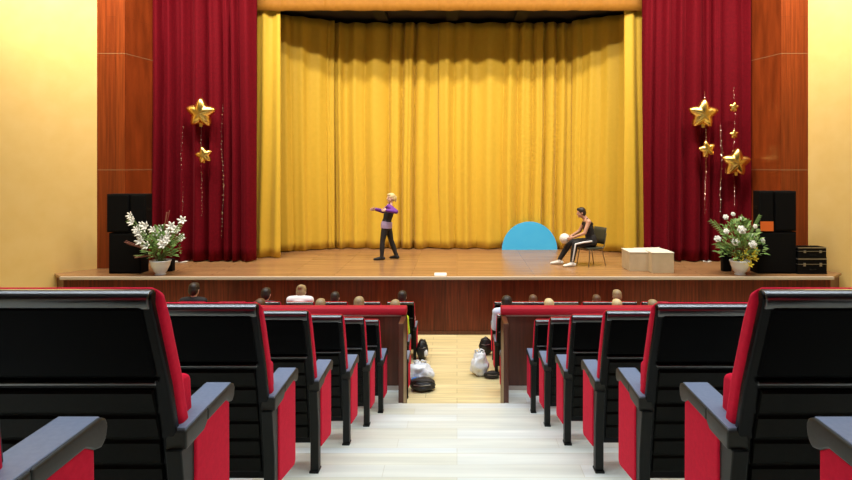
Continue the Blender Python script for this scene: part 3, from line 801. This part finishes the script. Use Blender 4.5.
def crate(px0, px1, top, d, depth, rz, label):
    w = (px1-px0)*d/F; h = wz(top, d)-STG
    t = thing('box_seat', label, 'box', (wx((px0+px1)/2, d), d+depth/2, STG), rz, 'pale boxes on the stage')
    bm = bxm(-w/2, w/2, -depth/2, depth/2, .001, h-.018)
    obj('body', bm, M['boxwood'], t, bevel=.006)
    obj('lid', bxm(-w/2-.006, w/2+.006, -depth/2-.006, depth/2+.006, h-.018, h), M['boxtop'], t, bevel=.005)
crate(629.5, 649.5, 252, 13.15, .62, 0, 'pale box beside the seated performer, first of the group of three')
crate(652, 674, 252.5, 12.92, .44, 0, 'pale box nearest the rose pot in the group of three')
crate(641, 667.5, 250.5, 13.85, .5, .12, 'pale box standing behind the other two')

# small things on the stage floor
pc = thing('footlight_cover', 'small white low cover at the middle of the stage edge', 'cover', (wx(440.5, 12.62), 12.64, STG))
bm = bmesh.new()
prism_yz(bm, [(-.07, 0), (-.06, .02), (-.02, .055), (.03, .06), (.07, .03), (.08, 0)], -.13, .13)
obj('shell', bm, M['white'], pc, bevel=.012)
obj('vent', bxm(-.09, .09, .072, .078, .006, .02), M['grille'], pc)
def slip(x, y, w, d, rz, label):
    bm = bmesh.new(); n = 6
    rows = [[bm.verts.new(((i/n-.5)*w, (j-.5)*d, .010+.008*math.sin(i*1.3+j))) for i in range(n+1)] for j in range(2)]
    for i in range(n): bm.faces.new([rows[0][i], rows[0][i+1], rows[1][i+1], rows[1][i]])
    o = obj('paper_sheet', bm, M['white']); o.location = (x, y, STG); o.rotation_euler = (0, 0, rz)
    s = o.modifiers.new('t', 'SOLIDIFY'); s.thickness = .012
    tag(o, label, 'paper')
slip(wx(181, 14.35), 14.35, .30, .10, .05, 'white strip of paper on the stage at the foot of the lily-side red curtain')
slip(wx(707, 14.4), 14.4, .18, .07, -.1, 'small white scrap on the stage at the foot of the rose-side red curtain')

# ------------------------------------------------------------------ speakers and cases
def speaker(px0, px1, y_top, y_bot, d, depth, label, sticker=False, woofers=1, handle=True):
    x0, x1 = wx(px0, d), wx(px1, d); z0 = STG if y_bot is None else wz(y_bot, d); z1 = wz(y_top, d)
    w, h = x1-x0, z1-z0
    t = thing('loudspeaker', label, 'speaker', ((x0+x1)/2, d+depth/2, z0), 0, 'black loudspeakers on the stage')
    obj('cabinet', bxm(-w/2+.004, w/2-.004, -depth/2+.02, depth/2, .003, h-.003), M['black_box'], t, bevel=.012)
    g = obj('grille', bxm(-w/2+.02, w/2-.02, -depth/2, -depth/2+.022, .03, h-.03), M['grille'], t, bevel=.01)
    for i in range(0):
        cx = 0 if woofers == 1 else (-w/4 if i == 0 else w/4)
        rr = min(w/woofers, h)*.36
        bm = bmesh.new(); pr = [(rr, 0), (rr*.97, .006), (rr*.88, .007), (rr*.86, .002), (rr*.3, -.002)]
        lathe(bm, pr, 28)
        bmesh.ops.rotate(bm, verts=bm.verts, matrix=Matrix.Rotation(PI/2, 3, 'X'))
        bmesh.ops.translate(bm, verts=bm.verts, vec=(cx, -depth/2, h*.42))
        obj('woofer_ring', bm, M['black_box'], t, smooth=True)
    if handle:
        for s in (1, -1):
            obj('handle', bxm(s*(w/2-.002)-.008, s*(w/2-.002)+.002, -.08, .08, h*.55, h*.62), M['rib'], t, bevel=.003)
    if sticker:
        obj('sticker', bxm(-w/2+.02, w/2-.02, -depth/2-.006, -depth/2, .005, .21), M['orange'], t)
    return t
speaker(106, 129, 194, 232.6, 12.84, .30, 'upper black loudspeaker on the outer half of the big sub, lily-pot side')
speaker(129.5, 145.5, 194, 232.6, 12.84, .30, 'upper black loudspeaker on the inner half of the big sub, beside red curtain')
speaker(108, 140.5, 233, None, 12.84, .36, 'large black bass speaker on the stage floor behind the lily pot')
speaker(154, 172, 259, None, 13.1, .16, 'small low black monitor speaker tucked behind the lily pot', handle=False)
speaker(759.5, 774.3, 191, 231.3, 12.84, .30, 'upper black loudspeaker bearing the orange card', sticker=True)
speaker(775, 797, 191, 231.3, 12.84, .30, 'upper black loudspeaker between the orange-card speaker and the wall')
speaker(758, 797, 231.8, None, 12.84, .36, 'large black bass speaker on the stage floor behind the rose pot')
speaker(723, 732.5, 247, None, 13.1, .14, 'narrow black monitor speaker tucked behind the rose pot', handle=False)

def case(px0, px1, z0, z1, d, depth, label, kn):
    x0, x1 = wx(px0, d), wx(px1, d); w = x1-x0; h = z1-z0
    t = thing('equipment_case', label, 'case', ((x0+x1)/2, d+depth/2, z0), 0, 'black equipment cases')
    obj('shell', bxm(-w/2, w/2, -depth/2, depth/2, .002, h-.002), M['black_box'], t, bevel=.01)
    for z in (.012, h-.012):
        obj('trim', bxm(-w/2-.004, w/2+.004, -depth/2-.004, depth/2+.004, z-.010, z+.010), M['silver'] if z > .1 else M['rib'], t, bevel=.003)
    obj('lid_seam', bxm(-w/2-.003, w/2+.003, -depth/2-.003, depth/2+.003, h*.62, h*.62+.010), M['silver'], t)
    for x in (-w*.28, w*.28):
        l = obj('latch', bxm(x-.025, x+.025, -depth/2-.014, -depth/2, h*.5, h*.72), M['silver'], t, bevel=.004)
    hb = bmesh.new(); tube(hb, [Vector((-.06, -depth/2, h*.32)), Vector((-.06, -depth/2-.03, h*.32)), Vector((.06, -depth/2-.03, h*.32)), Vector((.06, -depth/2, h*.32))], .008)
    obj('handle', hb, M['rib'], t, smooth=True)
    if kn:
        obj('knob', tube(bmesh.new(), [Vector((w/2, 0, h*.5)), Vector((w/2+.05, 0, h*.5))], .03), M['silver'], t, smooth=True)
case(798, 827, STG, STG+.335, 12.80, .30, 'black equipment case on the stage floor, bottom one beside the wall', True)
case(798.5, 826.5, STG+.335, 1.785, 12.80, .30, 'black equipment case stacked on another beside the wall', False)

# ------------------------------------------------------------------ flower pots
def leaf(bm, p, d, n, L, w):
    d = d.normalized(); s = d.cross(n).normalized()
    ts = [0, .3, .6, 1]; ws = [.15, 1, .8, .05]
    prev = None
    for tt, ww in zip(ts, ws):
        c = p + d*L*tt - Vector((0, 0, 1))*L*.35*tt*tt
        cur = [bm.verts.new(c + s*w*ww), bm.verts.new(c + n*w*.25*ww), bm.verts.new(c - s*w*ww)]
        if prev:
            bm.faces.new([prev[0], prev[1], cur[1], cur[0]]); bm.faces.new([prev[1], prev[2], cur[2], cur[1]])
        prev = cur

def blossom(r, kind, rnd):
    bm = bmesh.new()
    if kind == 'rose':
        for ring, (n, rr, tilt, zz) in enumerate(((6, 1.0, .45, -.15), (5, .72, .95, .0), (4, .45, 1.25, .1))):
            for i in range(n):
                a = 2*PI*i/n + ring*.5
                d = Vector((math.cos(a)*math.cos(tilt), math.sin(a)*math.cos(tilt), math.sin(tilt)))
                s = Vector((-math.sin(a), math.cos(a), 0)); nn = s.cross(d)
                ball(bm, Vector((0, 0, zz*r)) + d*rr*r*.55, (rr*r*.52, rr*r*.46, rr*r*.12), 1, Matrix((d, s, nn)).transposed())
        ball(bm, (0, 0, r*.22), (r*.26, r*.26, r*.34), 2)
    else:
        n = 6 if kind == 'lily' else 5
        for i in range(n):
            a = 2*PI*i/n
            d = Vector((math.cos(a)*.8, math.sin(a)*.8, .6)); d.normalize()
            s = Vector((-math.sin(a), math.cos(a), 0)); nn = s.cross(d)
            ball(bm, d*r*.62, (r*.62, r*.26, r*.07), 1, Matrix((d, s, nn)).transposed())
        ball(bm, (0, 0, r*.1), (r*.16, r*.16, r*.3), 1)
    return bm

def flower_pot(px, d, label, seed, spec):
    rnd = random.Random(seed)
    t = thing('flower_pot', label, 'flowers', (wx(px, d), d, STG))
    bm = bmesh.new()
    lathe(bm, [(.10, .002), (.115, .01), (.095, .035), (.13, .08), (.185, .20), (.20, .27), (.215, .285), (.215, .31), (.195, .31), (.185, .27)], 32)
    obj('pot', bm, M['pot'], t, smooth=True)
    sb = bmesh.new(); lathe(sb, [(.188, .24), (.188, .275)], 24); obj('soil', sb, mat('soil', (.03, .02, .01), .9), t)
    fb = bmesh.new(); stm = bmesh.new()
    for (fx, fz, r, kind) in spec['flowers']:
        p = Vector((fx, rnd.uniform(-.28, .2), fz))
        base = Vector((rnd.uniform(-.08, .08), rnd.uniform(-.08, .08), .28))
        mid = (base*.55+p*.45) + Vector((0, 0, .08))
        tube(stm, [base, mid, p], .006, 6)
        b = blossom(r, kind, rnd)
        face = Vector((fx*.5, -1, .45)).normalized()
        q = Vector((0, 0, 1)).rotation_difference(face).to_matrix()
        bmesh.ops.rotate(b, verts=b.verts, matrix=q); bmesh.ops.translate(b, verts=b.verts, vec=p)
        obj({'rose': 'rose', 'lily': 'lily', 'small': 'yellow_blossom'}[kind], b, M['yellow_petal'] if kind == 'small' else M['petal'], t, smooth=True)
    for i in range(spec['leaves']):
        a = rnd.uniform(0, 2*PI); el = rnd.uniform(.05, 1.45)
        R = rnd.uniform(.12, 1)**.6
        c = Vector((math.cos(a)*math.cos(el)*spec['rx']*R, math.sin(a)*math.cos(el)*spec['rx']*.75*R, .36+math.sin(el)*spec['rz']*R))
        dd = (c - Vector((0, 0, .3))).normalized() + Vector((rnd.uniform(-.6, .6), rnd.uniform(-.6, .6), rnd.uniform(-.3, .5)))
        leaf(fb, c, dd, Vector((rnd.uniform(-.4, .4), rnd.uniform(-.8, .1), 1)).normalized(), rnd.uniform(.09, .19), rnd.uniform(.016, .034))
    for i in range(spec.get('fronds', 0)):
        fx = spec['frond_dir'][i % len(spec['frond_dir'])]
        tip = Vector(fx) + Vector((rnd.uniform(-.05, .05), rnd.uniform(-.1, .1), rnd.uniform(-.05, .05)))
        base = Vector((0, 0, .3)); mid = (base+tip)*.5 + Vector((0, 0, .1))
        tube(stm, [base, mid, tip], .004, 5)
        for k in range(9):
            p = mid.lerp(tip, k/8)
            for s in (1, -1): leaf(fb, p, (tip-mid)+Vector((0, 0, s*.25)), Vector((0, -1, .3)), .10, .011)
    obj('foliage', fb, M['leaf'], t, smooth=True)
    obj('stem', stm, M['stem'], t, smooth=True)
    if 'grass' in spec:
        gb = bmesh.new()
        for (p0, p1) in spec['grass']:
            for k in range(6):
                j = Vector((rnd.uniform(-.04, .04), rnd.uniform(-.05, .05), rnd.uniform(-.04, .04)))
                q0, q1 = Vector(p0), Vector(p1)+j
                tube(gb, [q0, (q0+q1)*.5+Vector((0, 0, .06)), q1], [.005, .004, .007], 5)
        obj('dry_grass', gb, M['grass'], t, smooth=True)
    return t
k_ = 12.75/F
F1 = []
rr = random.Random(4)
for (px, py) in ((133, 216), (135, 220), (138, 222), (140, 226), (143, 229), (146, 232), (144, 236), (148, 240), (151, 226), (155, 230), (158, 233), (161, 229), (164, 233), (160, 239), (166, 240), (170, 236), (172, 231), (176, 226), (179, 222), (177, 231), (173, 240), (180, 239), (169, 244), (152, 245)):
    F1.append(((px-161)*k_, wz(py, 12.75)-STG, rr.uniform(.085, .12), 'lily'))
flower_pot(160.5, 12.75, 'white footed pot overflowing with white lilies beside the loudspeakers', 11, dict(flowers=F1, leaves=330, rx=.42, rz=.66, fronds=3,
    frond_dir=[(-.62, -.05, 1.15), (.40, .0, 1.1), (.44, 0, .85)], grass=[((0, 0, .35), (.19, -.05, 1.36)), ((0, 0, .32), (-.72, -.1, .70)), ((0, 0, .3), (-.5, -.1, .40))]))
F2 = []
for (px, py, r) in ((729, 218, .07), (736, 229, .11), (717, 239, .085), (734, 242, .10), (746, 243, .105), (750, 236, .07), (760, 240, .06), (742, 219, .06), (737, 215, .055), (724, 231, .07), (752, 226, .06)):
    F2.append(((px-740)*k_, wz(py, 12.75)-STG, r, 'rose'))
for (px, py) in ((738, 256), (736, 260), (743, 252), (748, 254), (752, 250), (746, 258), (739, 261), (751, 258), (755, 253), (741, 256), (749, 262), (744, 263)):
    F2.append(((px-740)*k_, wz(py, 12.75)-STG, .075, 'small'))
flower_pot(740, 12.75, 'white pot of white roses and yellow blossoms below the orange card', 23, dict(flowers=F2, leaves=460, rx=.50, rz=.84, fronds=6,
    frond_dir=[(-.56, -.05, 1.12), (-.50, -.1, .72), (.35, 0, 1.2)]))

# ------------------------------------------------------------------ star balloons and tinsel
def star_mesh(R):
    bm = bmesh.new(); N = 100; rings = 9; T = R*.42
    def outline(th):
        # rounded five-pointed star
        a = (th % (2*PI/5)) / (2*PI/5)
        w = abs(a-.5)*2            # 1 at tip, 0 at notch
        k = w*w*(3-2*w)*.35 + w*.65
        return R*(.63 + .37*k**1.15)
    for side in (-1, 1):
        prev = None
        c = bm.verts.new((0, side*T, 0))
        for j in range(1, rings+1):
            u = math.sin(j/rings*PI/2)
            row = []
            for i in range(N):
                th = 2*PI*i/N
                rr = outline(th)*u
                inset = T*math.sqrt(max(0, 1-u**2.2))
                # crinkles near the seam
                cr = .012*R/.34*math.sin(th*40+j)*(u**4)
                row.append(bm.verts.new((rr*math.sin(th), side*(inset+cr*.5 if j < rings else 0), rr*math.cos(th))))
            if prev is None:
                for i in range(N): bm.faces.new([c, row[i], row[(i+1) % N]])
            else:
                for i in range(N): bm.faces.new([prev[i], row[i], row[(i+1) % N], prev[(i+1) % N]])
            prev = row
    bmesh.ops.remove_doubles(bm, verts=bm.verts, dist=1e-5)
    return bm
def balloon(px, py, rpx, d, label, tilt=0):
    R = rpx*.95*d/F; py += 1.2
    t = thing('star_balloon', label, 'balloon', (wx(px, d), d, wz(py, d)), 0, 'gold star balloons')
    b = star_mesh(R)
    bmesh.ops.rotate(b, verts=b.verts, matrix=Matrix.Rotation(tilt, 3, 'Y') @ Matrix.Rotation(.12, 3, 'X'))
    obj('foil', b, M['gold'], t, smooth=True)
    tl = bmesh.new(); prism_yz(tl, [(-.006, -R*.62), (.006, -R*.62), (.004, -R*.86), (-.004, -R*.86)], -.03*R/.3, .03*R/.3)
    obj('tail', tl, M['gold'], t)
BD = 14.22
balloon(201, 112, 16.5, BD, 'large gold star balloon on the red curtain above the lily pot', .05)
balloon(204, 154, 9.5, BD, 'small gold star balloon just under the large one above the lily pot', -.2)
balloon(703, 113, 16.5, BD, 'large gold star balloon nearest the golden curtain on the rose side', .04)
balloon(707, 148, 9.5, BD, 'small gold star balloon under the large one nearest the golden curtain', -.25)
balloon(734, 106, 5.5, BD, 'tiny gold star balloon topmost on the strand nearest the pillar', .1)
balloon(734, 133, 5, BD, 'tiny gold star balloon between two others on the strand nearest the pillar', -.1)
balloon(736, 161.5, 15.8, BD, 'large gold star balloon hanging lowest, beside the cherry pillar', .06)
def strand(px, y0, y1, d, label, seed):
    rnd = random.Random(seed); bm = bmesh.new()
    z1, z0 = wz(y0, d), wz(y1, d); x = wx(px, d)
    n = 22
    pts = [Vector((.02*math.sin(i*.35+seed), .01*math.cos(i*.5), z0-z1+(z1-z0)*(1-i/n))) for i in range(n+1)]
    t = thing('tinsel_strand', label, 'garland', (x, d, z1), 0, 'tinsel strands on the red curtains')
    tube(bm, pts, .002, 5); obj('thread', bm, M['tinsel'], t)
    fb = bmesh.new(); z = 0
    while z < (z1-z0):
        f = z/(z1-z0)*n; i = min(n-1, int(f)); p = pts[i].lerp(pts[i+1], f-i)
        s = rnd.uniform(.004, .017)
        ball(fb, p+Vector((rnd.uniform(-.015, .015), -.005, 0)), (s, s*.6, s*1.3), 1)
        z += rnd.uniform(.03, .13)
    o = obj('spangle', fb, M['tinsel'], t); o['kind'] = 'stuff'
SD2 = 14.36
strand(201.5, 94, 217, SD2, 'sparkling tinsel strand carrying the two stars above the lily pot', 1)
strand(182, 127, 224, SD2, 'thin tinsel strand between the cherry pillar and the two lily-side stars', 2)
strand(222.5, 105, 239, SD2, 'long thin tinsel strand nearest the golden curtain on the lily side', 3)
strand(705.5, 92, 214, SD2, 'tinsel strand behind the stars nearest the golden curtain, rose side', 4)
strand(721, 126, 216, SD2, 'thin tinsel strand between the two rose-side star groups', 5)
strand(734, 88, 205, SD2, 'tinsel strand behind the three stars beside the cherry pillar', 6)

# ------------------------------------------------------------------ bags in the lower aisle
def lump(bm, c, r, seed, amp=.18, sub=4, flat=True):
    b2 = bmesh.new(); bmesh.ops.create_icosphere(b2, subdivisions=sub, radius=1)
    for v in b2.verts:
        n = noise.noise(v.co*1.6+Vector((seed, 0, 0)))*amp + noise.noise(v.co*4+Vector((0, seed, 0)))*amp*.45
        v.co = Vector((v.co.x*r[0], v.co.y*r[1], v.co.z*r[2]))*(1+n) + Vector(c)
        if flat and v.co.z < .004: v.co.z = .004
    me = bpy.data.meshes.new('tmp'); b2.to_mesh(me); b2.free(); bm.from_mesh(me); bpy.data.meshes.remove(me)
    return bm
def atfloor(px, py):
    d = F*CZ/(py-PY); return wx(px, d), d
def bag(name, px, py, r, m, label, seed, strap=True, knot=False, z=0.0, amp=.18):
    x, y = atfloor(px, py)
    t = thing(name, label, 'bag', (x, y, z))
    obj('body', lump(bmesh.new(), (0, 0, r[2]*.9), r, seed, amp), m, t, smooth=True)
    if strap:
        sb = bmesh.new()
        pts = [Vector((r[0]*.9*math.cos(a), -r[1]*.65*abs(math.sin(a))-.02, r[2]*1.0+r[2]*.95*math.sin(a))) for a in [PI*i/12 for i in range(13)]]
        tube(sb, pts, .012, 6); obj('strap', sb, M['black_bag'], t, smooth=True)
        zb = bmesh.new(); tube(zb, [Vector((-r[0]*.6, -r[1]*.80, r[2]*1.25)), Vector((0, -r[1]*.97, r[2]*1.2)), Vector((r[0]*.6, -r[1]*.80, r[2]*1.25))], .006, 6)
        obj('zip', zb, M['silver'], t)
    if knot:
        for s in (-1, 1):
            kb = bmesh.new()
            pts = [Vector((s*r[0]*.25, 0, r[2]*1.6)), Vector((s*r[0]*.5, -.02, r[2]*2.1)), Vector((s*r[0]*.15, -.03, r[2]*2.25)), Vector((0, 0, r[2]*1.7))]
            tube(kb, pts, [.02, .014, .012, .018], 6); obj('handle', kb, m, t, smooth=True)
    return t
bag('black_holdall', 422.5, 389.5, (.21, .17, .095), M['black_bag'], 'low black bag on the aisle floor by the dancer-side barrier', 3)
x, y = atfloor(419, 384)
bag('plastic_bag', 420, 380, (.21, .15, .15), M['plastic_bag'], 'crumpled white plastic bag behind the low black bag', 7, amp=.34, strap=False, knot=True)
bag('blue_pouch', 415, 384.5, (.07, .05, .06), M['blue_bag'], 'small blue pouch squeezed between the white and black bags', 9, strap=False)
bag('rucksack', 422.5, 359, (.10, .13, .19), M['black_bag'], 'upright black rucksack with white panel beside the dancer-side front seats', 5)
bag('plastic_bag', 479.5, 375, (.15, .13, .20), M['plastic_bag'], 'tall white plastic bag standing in the aisle by the pale blue top', 12, amp=.34, strap=False, knot=True)
bag('shoulder_bag', 485.5, 354.5, (.12, .10, .17), M['black_bag'], 'black bag upright behind the tall white plastic bag', 15)
bag('black_pouch', 492, 377.5, (.13, .10, .055), M['black_bag'], 'flat black bag beside the tall white plastic bag', 18)
# white panel on the rucksack
for o in bpy.data.objects:
    if o.name.startswith('rucksack'):
        pb = bmesh.new(); lump(pb, (.055, -.085, .13), (.05, .045, .07), 3, .1, 3, False)
        obj('pocket', pb, M['white_cloth'], o, smooth=True)
        break

# ------------------------------------------------------------------ lights
def area(name, loc, aim, sx, sy, power, col, spread=140):
    l = bpy.data.lights.new(name, 'AREA'); l.shape = 'RECTANGLE'; l.size = sx; l.size_y = sy
    l.energy = power; l.color = col; l.spread = math.radians(spread)
    o = bpy.data.objects.new(name, l); C.objects.link(o); o.location = loc
    d = Vector(aim)-Vector(loc)
    o.rotation_euler = d.to_track_quat('-Z', 'Y').to_euler()
    return o
WARM = (1, .90, .74); COOL = (.80, .90, 1.0)
area('stage_lamp_row', (-.2, 11.2, 9.35), (-.2, 15.2, 2.2), 15, .25, 480, WARM, 120)
area('stage_lamp_row', (-.2, 12.5, 9.35), (-.2, 15.2, 2.2), 15, .25, 395, WARM, 120)
for y, p in ((2.6, 265), (5.0, 230), (7.4, 200), (9.6, 120)):
    area('ceiling_lamp_row', (0, y, 9.4), (0, y, 0), 16, .6, p, COOL, 105)
for s in (-1, 1):
    area('wall_lamp', (s*7.6, 11.0, 9.3), (s*9.0, 12.6, 6.3), .6, .4, 110, (1, .93, .75), 110)

w = bpy.data.worlds.new('world'); bpy.context.scene.world = w; w.use_nodes = True
w.node_tree.nodes['Background'].inputs['Color'].default_value = (.02, .02, .022, 1)

# ------------------------------------------------------------------ camera and view
cam = bpy.data.cameras.new('camera'); co = bpy.data.objects.new('camera', cam); C.objects.link(co)
co.location = (0, 0, CZ); co.rotation_euler = (PI/2, 0, 0)
cam.sensor_fit = 'HORIZONTAL'; cam.sensor_width = 36
cam.lens = F*36/852
cam.shift_x = -(PX-426)/852; cam.shift_y = (PY-240)/852
cam.clip_start = .05; cam.clip_end = 100
sc = bpy.context.scene; sc.camera = co
sc.view_settings.view_transform = 'Standard'; sc.view_settings.look = 'None'
sc.view_settings.exposure = 0; sc.view_settings.gamma = 1
sc.view_settings.use_curve_mapping = False
sc.cycles.use_denoising = True
sc.cycles.max_bounces = 6; sc.cycles.diffuse_bounces = 2
